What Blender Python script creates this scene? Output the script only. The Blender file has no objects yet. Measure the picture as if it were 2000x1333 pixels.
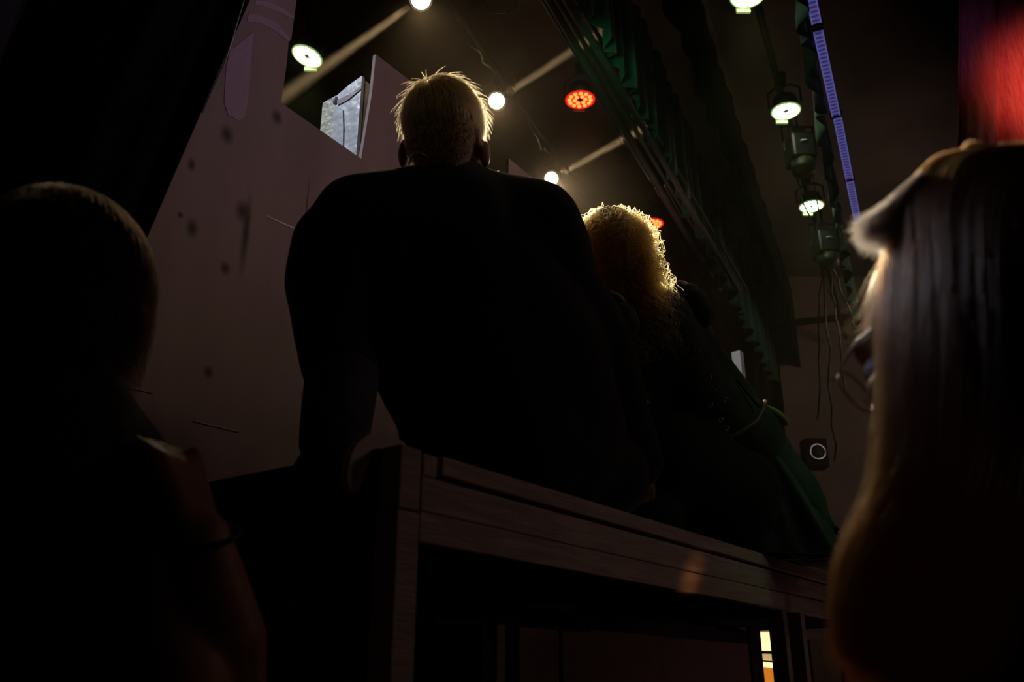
import bpy, bmesh, math, random
from mathutils import Vector, Matrix, Euler, noise
random.seed(7)
sc = bpy.context.scene
COL = sc.collection
V = Vector
# ------------------------------------------------------------------ camera, world, light, exposure
F_PX = 1750.0; PITCH = math.radians(21.12); CAM_Z = 1.05
cd = bpy.data.cameras.new('camera'); cam = bpy.data.objects.new('camera', cd); COL.objects.link(cam)
cam.location = (0, 0, CAM_Z); cam.rotation_euler = (math.pi/2+PITCH, 0, 0)
cd.sensor_width = 36; cd.lens = 36*F_PX/2000; cd.clip_start = .02; cd.clip_end = 60
cd.dof.use_dof = True; cd.dof.focus_distance = 2.6; cd.dof.aperture_fstop = 5.0
sc.camera = cam
w = bpy.data.worlds.new('world'); sc.world = w; w.use_nodes = True
w.node_tree.nodes['Background'].inputs[0].default_value = (.35, .25, .22, 1)
w.node_tree.nodes['Background'].inputs[1].default_value = 0.0
sc.view_settings.view_transform = 'Standard'; sc.view_settings.look = 'None'
sc.view_settings.gamma = 1; sc.view_settings.exposure = 0; sc.view_settings.use_curve_mapping = False

CC, SS = math.cos(PITCH), math.sin(PITCH)
def ray(px, py):
    x = px-1000; y = 666.5-py
    return V((x, F_PX*CC-y*SS, F_PX*SS+y*CC))
O = V((0, 0, CAM_Z))
def qd(px, py, dep): return O+ray(px, py)*(dep/F_PX)          # a point at a depth along the lens axis
def qz(px, py, z):
    d = ray(px, py); return O+d*((z-CAM_Z)/d.z)               # a point at a height
def qy(px, py, y):
    d = ray(px, py); return O+d*(y/d.y)                       # a point on a plane facing the camera's heading
AZ = math.radians(35.6)
U = V((math.sin(AZ), math.cos(AZ), 0)); W = V((-math.cos(AZ), math.sin(AZ), 0)); Z = V((0, 0, 1))
ZP = 1.35
A0 = qz(780, 870, ZP)
def PL(a, b, z): p = A0+U*a+W*b; p.z = z; return p
def qb(px, py, b):
    d = ray(px, py); o = A0+W*b
    t = (o.x*W.x+o.y*W.y)/(d.x*W.x+d.y*W.y); return O+d*t

def lamp(name, kind, loc, energy, color, size=.05, aim=None, angle=40, blend=.5, sy=None):
    l = bpy.data.lights.new(name, kind); l.energy = energy; l.color = color
    o = bpy.data.objects.new(name, l); COL.objects.link(o); o.location = loc
    if kind == 'AREA':
        l.size = size
        if sy: l.shape = 'RECTANGLE'; l.size_y = sy
    else: l.shadow_soft_size = size
    if kind == 'SPOT': l.spot_size = math.radians(angle); l.spot_blend = blend
    if aim is not None: o.rotation_euler = (V(aim)-V(loc)).to_track_quat('-Z', 'Y').to_euler()
    return o
ZL = CAM_Z+3.6                                                # height of the hung lights
WARM = [qz(822, -2, ZL), qz(970, 197, ZL), qz(1077, 349, ZL)]
REDS = [qz(1133, 195, ZL), qz(1273, 438, ZL), qz(1370, 596, ZL)]
WHITES = [qz(600, 110, ZL), qz(1460, -8, ZL), qz(1535, 217, ZL), qz(1585, 403, ZL)]
MAN_HEAD = qd(868, 250, 1.75); GIRL_HEAD = qd(1200, 490, 2.15)
# warm stage spots beyond the castle wall, aimed at the two seated people
lamp('stage_spot_light', 'SPOT', WARM[0]+V((0, -.12, -.14)), 60, (1, .78, .45), .05, V((.1, 2.2, 1.9)), 45, .8)
lamp('stage_spot_light', 'SPOT', WARM[1]+V((0, -.12, -.14)), 90, (1, .80, .50), .05, MAN_HEAD, 50, .8)
lamp('stage_spot_light', 'SPOT', WARM[2]+V((0, -.12, -.14)), 1000, (1, .82, .54), .05, GIRL_HEAD, 15, .8)
# narrow spots added at the warm lamps to draw streaks in the haze
def beam(p, q, e, ang): lamp('streak_spot', 'SPOT', p+(q-p).normalized()*.075, e, (1, .80, .48), .02, q, ang, 1)
beam(WARM[0], qd(560, 183, 4.6), 15000, 5)
beam(WARM[1], qd(1190, 52, 5.2), 13000, 4.4)
beam(WARM[2], qd(1230, 266, 6.1), 22000, 3.6)
# LED washes
for p in REDS: lamp('led_wash_red', 'SPOT', p+V((0, 0, -.12)), 7, (1, .05, .03), .08, p-Z, 75, .8)
for p in WHITES: lamp('led_wash_white', 'SPOT', p+V((0, 0, -.12)), 9, (.75, 1, .45), .08, p-Z, 80, .8)
lamp('green_fill', 'SPOT', V((.25, 3.4, 3.9)), 15, (.15, 1, .45), .1, qz(1330, 270, 4.8), 46, 1)  # unseen green spot added to lift the left green border
lamp('green_fill', 'SPOT', V((2.4, 1.7, 3.6)), 9, (.35, 1, .45), .1, qd(1535, 870, 2.3), 15, .9)  # unseen green spot added to bring out the dress
# fill lamps out of view, added to brighten dim parts
lamp('fill_light', 'SPOT', V((3.3, 2.9, 4.1)), 84, (1, .66, .60), .3, qb(600, 70, .85), 37, 1)
lamp('fill_light', 'SPOT', V((3.3, 2.9, 4.1)), 40, (1, .62, .60), .2, qb(1050, 350, .85), 14, 1)
lamp('green_fill', 'SPOT', V((2.6, 2.2, 3.2)), 1.6, (.4, 1, .45), .1, qb(560, 640, .85), 26, 1)  # green tint added on the lower plywood, no fixture there
lamp('fill_light', 'AREA', V((.4, -2.6, 4.6)), .35, (1, .72, .5), 1.2, V((.2, 2, 1.8)))
lamp('fill_light', 'SPOT', V((.5, -1.2, 3.4)), 8, (1, .86, .6), .1, MAN_HEAD, 11, 1)
lamp('fill_light', 'SPOT', V((3.0, 1.35, 2.5)), 12, (1, .68, .58), .3, PL(.75, 0, 1.10), 38, 1)
lamp('backstage_fill', 'SPOT', V((1.1, 5.6, 3.2)), 16, (1, .62, .48), .3, V((1.1, 5.7, 6.0)), 84, 1)  # upward fill added to brighten the ceiling
lamp('backstage_fill', 'AREA', V((4.6, 7.0, 4.0)), 12, (1, .74, .62), .6, qd(1640, 700, 9))  # unseen fill added for the brown side wall
lamp('pale_fill_spot', 'SPOT', V((.4, 3.2, 4.6)), 70, (1, .92, .9), .05, qd(1440, 730, 4.85), 9, .8)  # unseen spot added to brighten the white post
lamp('fill_light', 'SPOT', V((3.3, 2.9, 4.1)), 40, (1, .66, .60), .2, qb(1386, 625, .85), 7, 1)
lamp('pale_fill_spot', 'SPOT', V((-2.6, 1.75, 4.9)), 260, (.80, .88, 1), .05, PL(.72, 1.0, 2.6), 16, .8)  # unseen cool spot added for the white block
lamp('violet_wash', 'SPOT', V((2.6, -.5, 4.4)), 32, (.45, .35, 1), .3, qb(500, -20, .85), 20, 1)
lamp('violet_wash', 'SPOT', V((-.9, 1.1, 2.15)), 20, (.50, .62, 1), .04, qd(1688, 570, .69), 7, .9)
lamp('warm_floor_lamp', 'SPOT', V((.05, .30, .80)), .055, (1, .34, .08), .02, qd(1790, 1010, .66), 26, 1)  # small orange spot added near the lens for the right onlooker's hair
lamp('fill_light', 'SPOT', V((1.5, 1.7, 2.3)), 1.6, (1, .62, .45), .1, qd(430, 1120, .9), 18, 1)
# warm spots added low and unseen, for orange light on hair and apron
lamp('low_warm_fill', 'SPOT', qd(1420, 1420, 1.1), .09, (1, .30, .06), .03, qd(1790, 1000, .72), 75, 1)
lamp('low_warm_fill', 'SPOT', qd(1400, 1400, 1.35), 5, (1, .42, .12), .02, qd(1345, 1100, 1.9), 7, 1)

lamp('backstage_fill', 'AREA', V((1.3, 2.35, .55)), .45, (1, .62, .58), .3, V((1.2, 3.3, .9)))  # unseen fill added for the panels under the deck
lamp('fill_light', 'SPOT', V((-.9, .2, 3.6)), 1.6, (.9, .95, 1), .1, qy(150, 20, 1.4), 16, 1)  # dim fill added for the folds of the black drape

# ------------------------------------------------------------------ materials
def mat(name, col, rough=.6, metal=0, var=.0, scale=8, bump=0, bscale=60, stretch=None, spec=.5, sheen=0, emit=None, es=0, alpha=1, col2=None):
    m = bpy.data.materials.new(name); m.use_nodes = True; nt = m.node_tree; b = nt.nodes['Principled BSDF']
    b.inputs['Roughness'].default_value = rough; b.inputs['Metallic'].default_value = metal
    b.inputs['Specular IOR Level'].default_value = spec
    b.inputs['Sheen Weight'].default_value = sheen
    b.inputs['Alpha'].default_value = alpha
    tc = nt.nodes.new('ShaderNodeTexCoord'); mp = nt.nodes.new('ShaderNodeMapping')
    nt.links.new(tc.outputs['Object'], mp.inputs[0])
    if stretch: mp.inputs['Scale'].default_value = stretch
    n = nt.nodes.new('ShaderNodeTexNoise'); n.inputs['Scale'].default_value = scale; n.inputs['Detail'].default_value = 6
    nt.links.new(mp.outputs[0], n.inputs['Vector'])
    r = nt.nodes.new('ShaderNodeValToRGB'); r.color_ramp.elements[0].position = .3; r.color_ramp.elements[1].position = .7
    c2 = col2 or tuple(c*(1-var) for c in col)
    r.color_ramp.elements[0].color = (*c2, 1); r.color_ramp.elements[1].color = (*col, 1)
    nt.links.new(n.outputs[0], r.inputs[0]); nt.links.new(r.outputs[0], b.inputs['Base Color'])
    if bump:
        n2 = nt.nodes.new('ShaderNodeTexNoise'); n2.inputs['Scale'].default_value = bscale
        nt.links.new(mp.outputs[0], n2.inputs['Vector'])
        bp = nt.nodes.new('ShaderNodeBump'); bp.inputs['Strength'].default_value = bump; bp.inputs['Distance'].default_value = .01
        nt.links.new(n2.outputs[0], bp.inputs['Height']); nt.links.new(bp.outputs[0], b.inputs['Normal'])
    if emit:
        b.inputs['Emission Color'].default_value = (*emit, 1); b.inputs['Emission Strength'].default_value = es
        m.cycles.emission_sampling = 'NONE'
    return m
def hairmat(name, col, rough=.35):
    m = bpy.data.materials.new(name); m.use_nodes = True; nt = m.node_tree
    for n in list(nt.nodes):
        if n.type == 'BSDF_PRINCIPLED': nt.nodes.remove(n)
    h = nt.nodes.new('ShaderNodeBsdfHairPrincipled'); h.parametrization = 'COLOR'
    h.inputs['Color'].default_value = (*col, 1); h.inputs['Roughness'].default_value = rough
    h.inputs['Radial Roughness'].default_value = .5; h.inputs['Random Roughness'].default_value = .3
    nt.links.new(h.outputs[0], nt.nodes['Material Output'].inputs[0])
    return m
M = {}
M['black_cloth'] = mat('black_cloth', (.012, .012, .013), .95, var=.4, bump=.3, spec=.1)
M['ceiling'] = mat('ceiling_paint', (.13, .085, .065), .9, var=.5, scale=1.2, bump=.2, bscale=12)
M['wallp'] = mat('wall_paint', (.20, .135, .11), .9, var=.3, scale=1.5, bump=.2, bscale=20)
M['floor'] = mat('floor_boards', (.03, .02, .016), .6, var=.4, stretch=(1, 8, 1))
M['lumber'] = mat('pine_lumber', (.50, .37, .33), .65, var=.35, scale=5, stretch=(1.5, 14, 14), bump=.25, bscale=12)
M['lumber_dark'] = mat('dark_stained_wood', (.05, .035, .03), .7, var=.5, scale=5, stretch=(1.5, 14, 14))
M['panel'] = mat('pink_painted_ply', (.32, .19, .17), .75, var=.25, scale=6, stretch=(3, 3, 1))
M['white_foam'] = mat('white_foam_wrap', (.78, .80, .86), .35, var=.12, scale=14, bump=.5, bscale=18)
M['cream'] = mat('cream_paint', (.72, .70, .52), .5, var=.3, scale=20, bump=.4)
M['metal_black'] = mat('black_metal', (.018, .018, .018), .45, .3, var=.3)
M['chrome'] = mat('dull_chrome', (.6, .6, .6), .3, 1, var=.1)
M['jacket'] = mat('black_jacket_cloth', (.014, .013, .012), .85, var=.4, scale=6, bump=.5, bscale=14, sheen=.15, spec=.2)
M['cuff'] = mat('grey_sleeve_cloth', (.10, .10, .12), .9, var=.6, scale=16, bump=.4, bscale=20)
M['collar'] = mat('navy_shirt_cloth', (.03, .035, .12), .8, var=.3)
M['trousers'] = mat('black_trouser_cloth', (.008, .008, .009), .9, var=.3, bump=.3, bscale=12)
M['skin'] = mat('skin', (.42, .20, .13), .5, var=.12, scale=20, bump=.08, bscale=200)
M['skin'].node_tree.nodes['Principled BSDF'].inputs['Subsurface Weight'].default_value = .08
M['corset'] = mat('dark_green_bodice_cloth', (.030, .045, .022), .8, var=.4, bump=.4, bscale=25, sheen=.2)
M['lacing'] = mat('brown_lacing', (.25, .17, .10), .5, var=.2)
M['dress'] = mat('green_dress_cloth', (.018, .10, .060), .7, var=.4, scale=4, bump=.5, bscale=9, sheen=.3)
M['lime'] = mat('lime_highlight', (.42, .50, .10), .8, var=.2, sheen=.2)  # bright lime for highlights on sleeve and waist
M['top'] = mat('dark_brown_top_cloth', (.025, .018, .014), .9, var=.3, bump=.3, bscale=20)
M['green_drape'] = mat('green_velvet', (.012, .058, .032), .9, var=.4, scale=3, sheen=.3, spec=.1)
M['hair_core'] = mat('dark_hair_mass', (.012, .007, .004), .9, var=.4, scale=30, bump=.6, bscale=60, spec=.1)
M['blond_core'] = mat('short_shaved_hair', (.13, .085, .045), .85, var=.5, scale=90, bump=.15, bscale=260, spec=.15)
M['wire'] = mat('black_cable', (.02, .015, .012), .5)
M['glass_lens'] = mat('lens_glass', (.35, .4, .35), .08, spec=.8)
H_BLOND = hairmat('blond_hair_strands', (.44, .22, .08)); H_CURL = hairmat('ginger_curl_strands', (.52, .21, .045))
H_DARK = hairmat('dark_brown_strands', (.018, .009, .006)); H_AUB = hairmat('auburn_strands', (.26, .10, .04))

# ------------------------------------------------------------------ mesh helpers
class MB:
    def __init__(s): s.bm = bmesh.new()
    def obox(s, c, ax, size, bev=0):
        ax = [V(a).normalized() for a in ax]
        m = Matrix(((ax[0].x, ax[1].x, ax[2].x, c[0]), (ax[0].y, ax[1].y, ax[2].y, c[1]), (ax[0].z, ax[1].z, ax[2].z, c[2]), (0, 0, 0, 1)))
        r = bmesh.ops.create_cube(s.bm, size=1, matrix=m @ Matrix.Diagonal((*size, 1)))
        if bev:
            es = list({e for v in r['verts'] for e in v.link_edges})
            bmesh.ops.bevel(s.bm, geom=es, offset=bev, segments=2, affect='EDGES', profile=.5)
        return s
    def pbox(s, a0, a1, b0, b1, z0, z1, bev=.002):            # box in the platform's own directions
        return s.obox(PL((a0+a1)/2, (b0+b1)/2, (z0+z1)/2), (U, W, Z), (a1-a0, b1-b0, z1-z0), bev)
    def cone(s, p1, p2, r1, r2, n=16, caps=True):
        p1, p2 = V(p1), V(p2); d = p2-p1
        m = Matrix.Translation((p1+p2)/2) @ d.to_track_quat('Z', 'Y').to_matrix().to_4x4()
        bmesh.ops.create_cone(s.bm, cap_ends=caps, segments=n, radius1=r1, radius2=r2, depth=d.length, matrix=m); return s
    def ball(s, c, r, n=16, rot=None, m=None):
        if not hasattr(r, '__len__'): r = (r, r, r)
        mm = Matrix.Translation(c) @ (rot.to_4x4() if rot else Matrix.Identity(4)) @ Matrix.Diagonal((*r, 1))
        bmesh.ops.create_uvsphere(s.bm, u_segments=n, v_segments=max(8, n*3//4), radius=1, matrix=mm); return s
    def cap(s, p1, p2, r1, r2, n=16):
        s.ball(p1, r1, n); s.ball(p2, r2, n)
        if (V(p1)-V(p2)).length > 1e-4: s.cone(p1, p2, r1, r2, n)
        return s
    def limb(s, pts, n=16):                                   # [(point, radius), ...]
        for (p, r), (q, t) in zip(pts, pts[1:]): s.cap(p, q, r, t, n)
        return s
    def tube(s, pts, r, n=8, closed=False):
        pts = [V(p) for p in pts]; k = len(pts); rings = []
        for i, p in enumerate(pts):
            a = pts[(i-1) % k] if (closed or i > 0) else p; b = pts[(i+1) % k] if (closed or i < k-1) else p
            q = (b-a).to_track_quat('Z', 'Y'); rr = r[i] if hasattr(r, '__len__') else r
            rings.append([s.bm.verts.new(p+q @ V((rr*math.cos(t*2*math.pi/n), rr*math.sin(t*2*math.pi/n), 0))) for t in range(n)])
        for i in range(k if closed else k-1):
            x, y = rings[i], rings[(i+1) % k]
            for t in range(n): s.bm.faces.new((x[t], x[(t+1) % n], y[(t+1) % n], y[t]))
        if not closed: s.bm.faces.new(rings[0][::-1]); s.bm.faces.new(rings[-1])
        return s
    def torus(s, c, nrm, R, r, n=24, m=8, sx=1, up=Z):
        q = V(nrm).to_track_quat('Z', 'Y')
        return s.tube([V(c)+q @ V((R*math.cos(t*2*math.pi/n)*sx, R*math.sin(t*2*math.pi/n), 0)) for t in range(n)], r, m, True)
    def prism(s, pts, off):                                   # polygon of 3-D points pushed along off
        off = V(off); a = [s.bm.verts.new(p) for p in pts]; b = [s.bm.verts.new(V(p)+off) for p in pts]; k = len(pts)
        s.bm.faces.new(a); s.bm.faces.new(b[::-1])
        for i in range(k): s.bm.faces.new((a[i], b[i], b[(i+1) % k], a[(i+1) % k]))
        return s
    def sheet(s, fn, nu, nv, th=0):
        g = [[s.bm.verts.new(fn(i/nu, j/nv)) for j in range(nv+1)] for i in range(nu+1)]
        for i in range(nu):
            for j in range(nv): s.bm.faces.new((g[i][j], g[i+1][j], g[i+1][j+1], g[i][j+1]))
        if th:
            bmesh.ops.recalc_face_normals(s.bm, faces=s.bm.faces)
            bmesh.ops.solidify(s.bm, geom=list(s.bm.faces), thickness=th)
        return s
    def build(s, name, m, parent=None, smooth=False, auto=None):
        bmesh.ops.recalc_face_normals(s.bm, faces=s.bm.faces)
        inv = (parent['_m'].inverted() if isinstance(parent, dict) else Matrix.Identity(4))
        me = bpy.data.meshes.new(name); s.bm.transform(inv); s.bm.to_mesh(me); s.bm.free()
        me.materials.append(m)
        if smooth: me.polygons.foreach_set('use_smooth', [True]*len(me.polygons))
        return link(name, me, parent)
def link(name, me, parent=None):
    o = bpy.data.objects.new(name, me); COL.objects.link(o)
    if isinstance(parent, dict): o.parent = parent['o']
    return {'o': o, '_m': parent['_m'] if isinstance(parent, dict) else Matrix.Identity(4)}
def thing(name, label, cat, loc=(0, 0, 0), rz=0, group=None):
    o = bpy.data.objects.new(name, None); COL.objects.link(o); o.empty_display_size = .1
    o.location = loc; o.rotation_euler = (0, 0, rz); o['label'] = label; o['category'] = cat
    if group: o['group'] = group
    return {'o': o, '_m': Matrix.Translation(loc) @ Matrix.Rotation(rz, 4, 'Z')}
def tag(d, label, cat, group=None):
    o = d['o']; o['label'] = label; o['category'] = cat
    if group: o['group'] = group
    return d
def lone(mb, name, m, label, cat, group=None, origin=None, smooth=False):     # a thing that is one mesh
    mb.bm.verts.ensure_lookup_table()
    lo = V([min(v.co[i] for v in mb.bm.verts) for i in range(3)]); hi = V([max(v.co[i] for v in mb.bm.verts) for i in range(3)])
    c = V(((lo.x+hi.x)/2, (lo.y+hi.y)/2, lo.z)); mb.bm.transform(Matrix.Translation(-c))
    d = mb.build(name, m, None, smooth); d['o'].location = c; d['_m'] = Matrix.Translation(c)
    return tag(d, label, cat, group)
def struct(mb, name, m, smooth=False):
    d = mb.build(name, m, None, smooth); d['o']['kind'] = 'structure'; return d
def fuse(mb, name, m, parent, voxel=.006, it=6, subd=0):      # grow one continuous skin over the shapes
    me = bpy.data.meshes.new('tmp'); mb.bm.to_mesh(me); mb.bm.free()
    t = bpy.data.objects.new('tmp', me); COL.objects.link(t)
    r = t.modifiers.new('r', 'REMESH'); r.mode = 'VOXEL'; r.voxel_size = voxel; r.use_smooth_shade = True
    s = t.modifiers.new('s', 'SMOOTH'); s.factor = .6; s.iterations = it
    dg = bpy.context.evaluated_depsgraph_get(); dg.update()
    out = bpy.data.meshes.new_from_object(t.evaluated_get(dg)); out.name = name
    bpy.data.objects.remove(t); bpy.data.meshes.remove(me)
    out.transform(parent['_m'].inverted()); out.materials.clear(); out.materials.append(m)
    out.polygons.foreach_set('use_smooth', [True]*len(out.polygons))
    return link(name, out, parent)
def strands(name, curves, r0, r1, m, parent):                 # real hair strands
    hc = bpy.data.hair_curves.new(name); inv = parent['_m'].inverted()
    hc.add_curves([len(c) for c in curves])
    pos = []; rad = []
    for c in curves:
        k = len(c)
        for i, p in enumerate(c): pos.extend(inv @ p); rad.append(r0+(r1-r0)*i/(k-1))
    hc.points.foreach_set('position', pos); hc.points.foreach_set('radius', rad)
    hc.materials.append(m)
    return link(name, hc, parent)
def rnd(a, b): return random.uniform(a, b)
def rvec(s): return V((rnd(-s, s), rnd(-s, s), rnd(-s, s)))

# ------------------------------------------------------------------ the room
struct(MB().obox((1, 6, -.05), ((1, 0, 0), (0, 1, 0), (0, 0, 1)), (16, 20, .1)), 'floor', M['floor'])
struct(MB().obox((1, 6, 6.05), ((1, 0, 0), (0, 1, 0), (0, 0, 1)), (16, 20, .1)), 'ceiling', M['ceiling'])
struct(MB().obox((-7.05, 6, 3), ((1, 0, 0), (0, 1, 0), (0, 0, 1)), (.1, 20, 6)), 'wall_left', M['black_cloth'])
struct(MB().obox((9.05, 6, 3), ((1, 0, 0), (0, 1, 0), (0, 0, 1)), (.1, 20, 6)), 'wall_right', M['black_cloth'])
struct(MB().obox((1, 16.05, 3), ((1, 0, 0), (0, 1, 0), (0, 0, 1)), (16, .1, 6)), 'wall_back', M['black_cloth'])
struct(MB().obox((1, -4.05, 3), ((1, 0, 0), (0, 1, 0), (0, 0, 1)), (16, .1, 6)), 'wall_front', M['black_cloth'])
# brown side wall of the stage house with its sloping top, beyond the platform on the right
YB = 10.5
sw = [qy(*p, YB) for p in [(1493, 470), (1700, 345), (1842, 238), (1960, 330), (1990, 700), (1990, 1330)]]
sw.append(V((qy(1530, 1300, YB).x, YB, 0))); sw[5].z = 0; sw.append(qy(1532, 800, YB))
struct(MB().prism(sw, (0, .2, 0)), 'wall_side', M['wallp'])
struct(MB().prism([qy(1503, 632, YB-.03), qy(1730, 608, YB-.03), qy(1730, 617, YB-.03), qy(1505, 643, YB-.03)], (0, -.05, 0)), 'trim_1', M['black_cloth'])

# ------------------------------------------------------------------ the platform
RZ = math.pi/2-AZ
pf = thing('stage_platform', 'raised pine timber platform the two seated people sit on', 'platform', A0-Z*ZP, RZ)
LEN = 3.3
MB().pbox(.004, LEN, .02, .95, 1.330, 1.348, .001).build('deck', M['lumber_dark'], pf)
MB().pbox(.086, LEN, -.004, .018, 1.324, 1.352, .002).build('edge_strip', M['lumber'], pf)
MB().pbox(.050, LEN, .002, .022, 1.271, 1.3185, .002).build('upper_rail', M['lumber'], pf)
MB().pbox(.050, .079, .0, .022, 1.3185, 1.350, .002).build('end_block', M['lumber'], pf)
MB().pbox(.044, LEN, -.002, .022, 1.228, 1.269, .002).build('lower_rail', M['lumber'], pf)
MB().pbox(.002, .043, -.002, .035, 1.268, 1.352, .002).build('corner_cap', M['lumber'], pf)
MB().pbox(.000, .020, .037, .93, 1.228, 1.352, .002).build('end_board', M['lumber_dark'], pf)
for a0, a1, b0, b1 in ((.002, .045, -.001, .040), (1.405, 1.435, 0, .04), (1.535, 1.565, .0, .04), (LEN-.05, LEN-.01, 0, .04), (.002, .045, .88, .92), (1.41, 1.45, .88, .92)):
    MB().pbox(a0, a1, b0, b1, .0, 1.266 if a0 < .01 and b0 < 0 else 1.227, .002).build('leg', M['lumber'], pf)
for a in (.6, 1.1, 2.0, 2.6): MB().pbox(a, a+.04, .024, .93, 1.25, 1.328, .002).build('joist', M['lumber_dark'], pf)
MB().pbox(.02, LEN, .90, .93, 1.228, 1.328, .002).build('rear_rail', M['lumber_dark'], pf)
MB().pbox(.046, 2.4, .45, .475, 1.190, 1.226, .002).build('crossbar', M['lumber_dark'], pf)
# white curved arch leaning on the corner
arch = [(793, 868), (770, 852), (745, 845), (718, 850), (698, 866), (686, 890), (680, 920), (680, 945), (685, 960), (693, 964), (703, 956),
        (709, 940), (713, 922), (722, 902), (738, 886), (758, 880), (778, 880), (793, 884)]
lone(MB().prism([qb(x, y, .05) for x, y in arch], W*.014), 'foam_arch', mat('pale_foam', (.6, .52, .52), .7), 'pale curved foam arch at the near left corner of the timber platform', 'prop')
# rough planks lying behind the corner on the left
lone(MB().obox(V((-1.25, 2.5, .93)), (U, W, Z), (.7, 1.5, .06), .004), 'work_shelf', M['lumber_dark'], 'dark wooden shelf in the gloom left of the platform leg', 'shelf')

# ------------------------------------------------------------------ the castle wall (seen from its plain plywood back)
WB = .85
def ply_material():
    m = mat('plywood_back', (.42, .31, .27), .7, var=.38, scale=3.5, stretch=(1, 1, .35), bump=.12, bscale=30)
    nt = m.node_tree; b = nt.nodes['Principled BSDF']; src = b.inputs['Base Color'].links[0].from_socket
    tc = nt.nodes.new('ShaderNodeTexCoord'); inv = Matrix.Translation(PL(0, WB, 0)) @ Matrix.Rotation(RZ, 4, 'Z'); inv = inv.inverted()
    cur = src
    for (px, py, sx, sz) in ((443, 263, .014, .019), (541, 229, .013, .016), (375, 446, .012, .018), (374, 322, .008, .013), (474, 413, .016, .022), (480, 455, .009, .075),
                            (440, 524, .011, .013), (407, 727, .010, .011), (352, 420, .006, .006), (600, 395, .002, .05), (765, 800, .01, .012)):
        c = inv @ qb(px, py, WB); sx *= 1.15; sz *= 1.15
        mp = nt.nodes.new('ShaderNodeMapping'); mp.inputs['Location'].default_value = (-c.x/sx, 0, -c.z/sz); mp.inputs['Scale'].default_value = (1/sx, 0, 1/sz)
        nt.links.new(tc.outputs['Object'], mp.inputs[0])
        l = nt.nodes.new('ShaderNodeVectorMath'); l.operation = 'LENGTH'; nt.links.new(mp.outputs[0], l.inputs[0])
        r = nt.nodes.new('ShaderNodeMapRange'); r.inputs[1].default_value = .35; r.inputs[2].default_value = 1.5; r.inputs[3].default_value = .95; r.inputs[4].default_value = 0
        nt.links.new(l.outputs['Value'], r.inputs[0])
        mx = nt.nodes.new('ShaderNodeMix'); mx.data_type = 'RGBA'; mx.inputs[7].default_value = (.05, .026, .018, 1)
        nt.links.new(r.outputs[0], mx.inputs[0]); nt.links.new(cur, mx.inputs[6]); cur = mx.outputs[2]
    nt.links.new(cur, b.inputs['Base Color']); return m
cw = thing('castle_wall_flat', 'tall plywood castle wall flat with cut out battlements behind the two seated people', 'stage flat', PL(0, WB, 0), RZ)
prof = [(-.9, 1.352), (3.75, 1.352), (3.75, 2.10), (3.62, 2.16), (3.20, 2.49), (3.20, 2.855), (2.75, 2.855), (2.75, 2.49), (2.10, 2.49), (2.10, 2.855), (2.09, 2.49), (1.752, 2.49), (1.752, 2.838),
        (1.424, 2.853), (1.418, 2.49), (1.12, 2.49), (1.12, 2.86), (.727, 2.862), (.722, 2.72), (.697, 2.473), (.398, 2.489), (.402, 2.62), (.400, 2.69), (.408, 2.70), (.412, 2.86), (.418, 3.3), (-.9, 3.3)]
prof = [p for p in prof if p != (2.10, 2.855) and p != (2.09, 2.49) and p != (2.10, 2.49)]
wl = MB().prism([PL(a, WB, z) for a, z in prof], W*.012).build('plywood_panel', ply_material(), cw)
tape_m = mat('packing_tape', (.56, .42, .50), .25, var=.1, scale=30, bump=.12, bscale=30, stretch=(1, 1, 3))
def qw(px, py): return qb(px, py, WB-.0012)
def band(pts, name='tape'): return MB().prism([qw(*p) for p in pts], W*.001).build(name, tape_m, wl)
band([(497, 60), (492, 100), (488, 160), (484, 200), (478, 228), (466, 236), (446, 225), (438, 200), (442, 130), (449, 100)])
band([(486, 27), (508, 30), (540, 44), (566, 74), (565, 82), (538, 60), (508, 46), (483, 41)])
band([(500, 0), (526, 4), (556, 18), (574, 32), (573, 38), (545, 24), (515, 12), (498, 8)])
band([(520, 420), (560, 438), (598, 456), (597, 459), (560, 441), (520, 423)])
MB().tube([qw(380, 823), qw(440, 838), qw(466, 844)], .0016, 6).build('string', M['cream'], wl)
MB().tube([qw(237, 755), qw(270, 762), (qw(300, 768))], .0012, 6).build('string', M['cream'], wl)
# uprights screwed to the flat where it passes behind
for a in (.05, 2.3):
    MB().pbox(a, a+.04, WB+.013, WB+.05, 1.36, 2.45).build('batten', M['lumber'], cw)
# white wrapped block standing behind the first gap of the battlements
bt = thing('battlement_block', 'white wrapped foam battlement block in the gap right of the plywood tower', 'stage prop', PL(.75, .98, 2.1), RZ)
def hit(px, py, p, D):                                        # where a pixel's ray meets the upright plane through p along D
    d = ray(px, py); n = V((D.y, -D.x, 0)); return O+d*((p-O).dot(n)/d.dot(n))
P1 = qb(707, 148, .90); P2 = hit(656, 190, P1, W)
def down(p, z): return V((p.x, p.y, z))
MB().prism([down(P1, 2.2), P1, P1+(P2-P1)*.5+Z*.006, P2+Z*.004, P2-Z*.03, down(P2, 2.2)], U*.012).build('left_face', M['white_foam'], bt)
g1 = P1+U*.014-W*.004-Z*.012
MB().prism([down(g1, 2.2), g1, g1+U*.034-Z*.004, g1+U*.30-Z*.03, down(g1+U*.30, 2.2)], W*.19).build('core', M['cream'], bt)
MB().prism([hit(*p, P1-U*.001, W) for p in ((657, 197), (680, 186), (706, 168), (706, 174), (682, 194), (660, 206))], -U*.0015).build('tape', tape_m, bt)
MB().tube([hit(*p, P1-U*.002, W) for p in ((670, 215), (671, 250), (670, 292))], .0012, 6).build('cord', M['wire'], bt)
MB().ball(P2-Z*.012, (.010, .010, .016), 10).ball(P2+W*.008-Z*.006, (.008, .008, .008), 8).build('torn_corner', M['white_foam'], bt)
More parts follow.
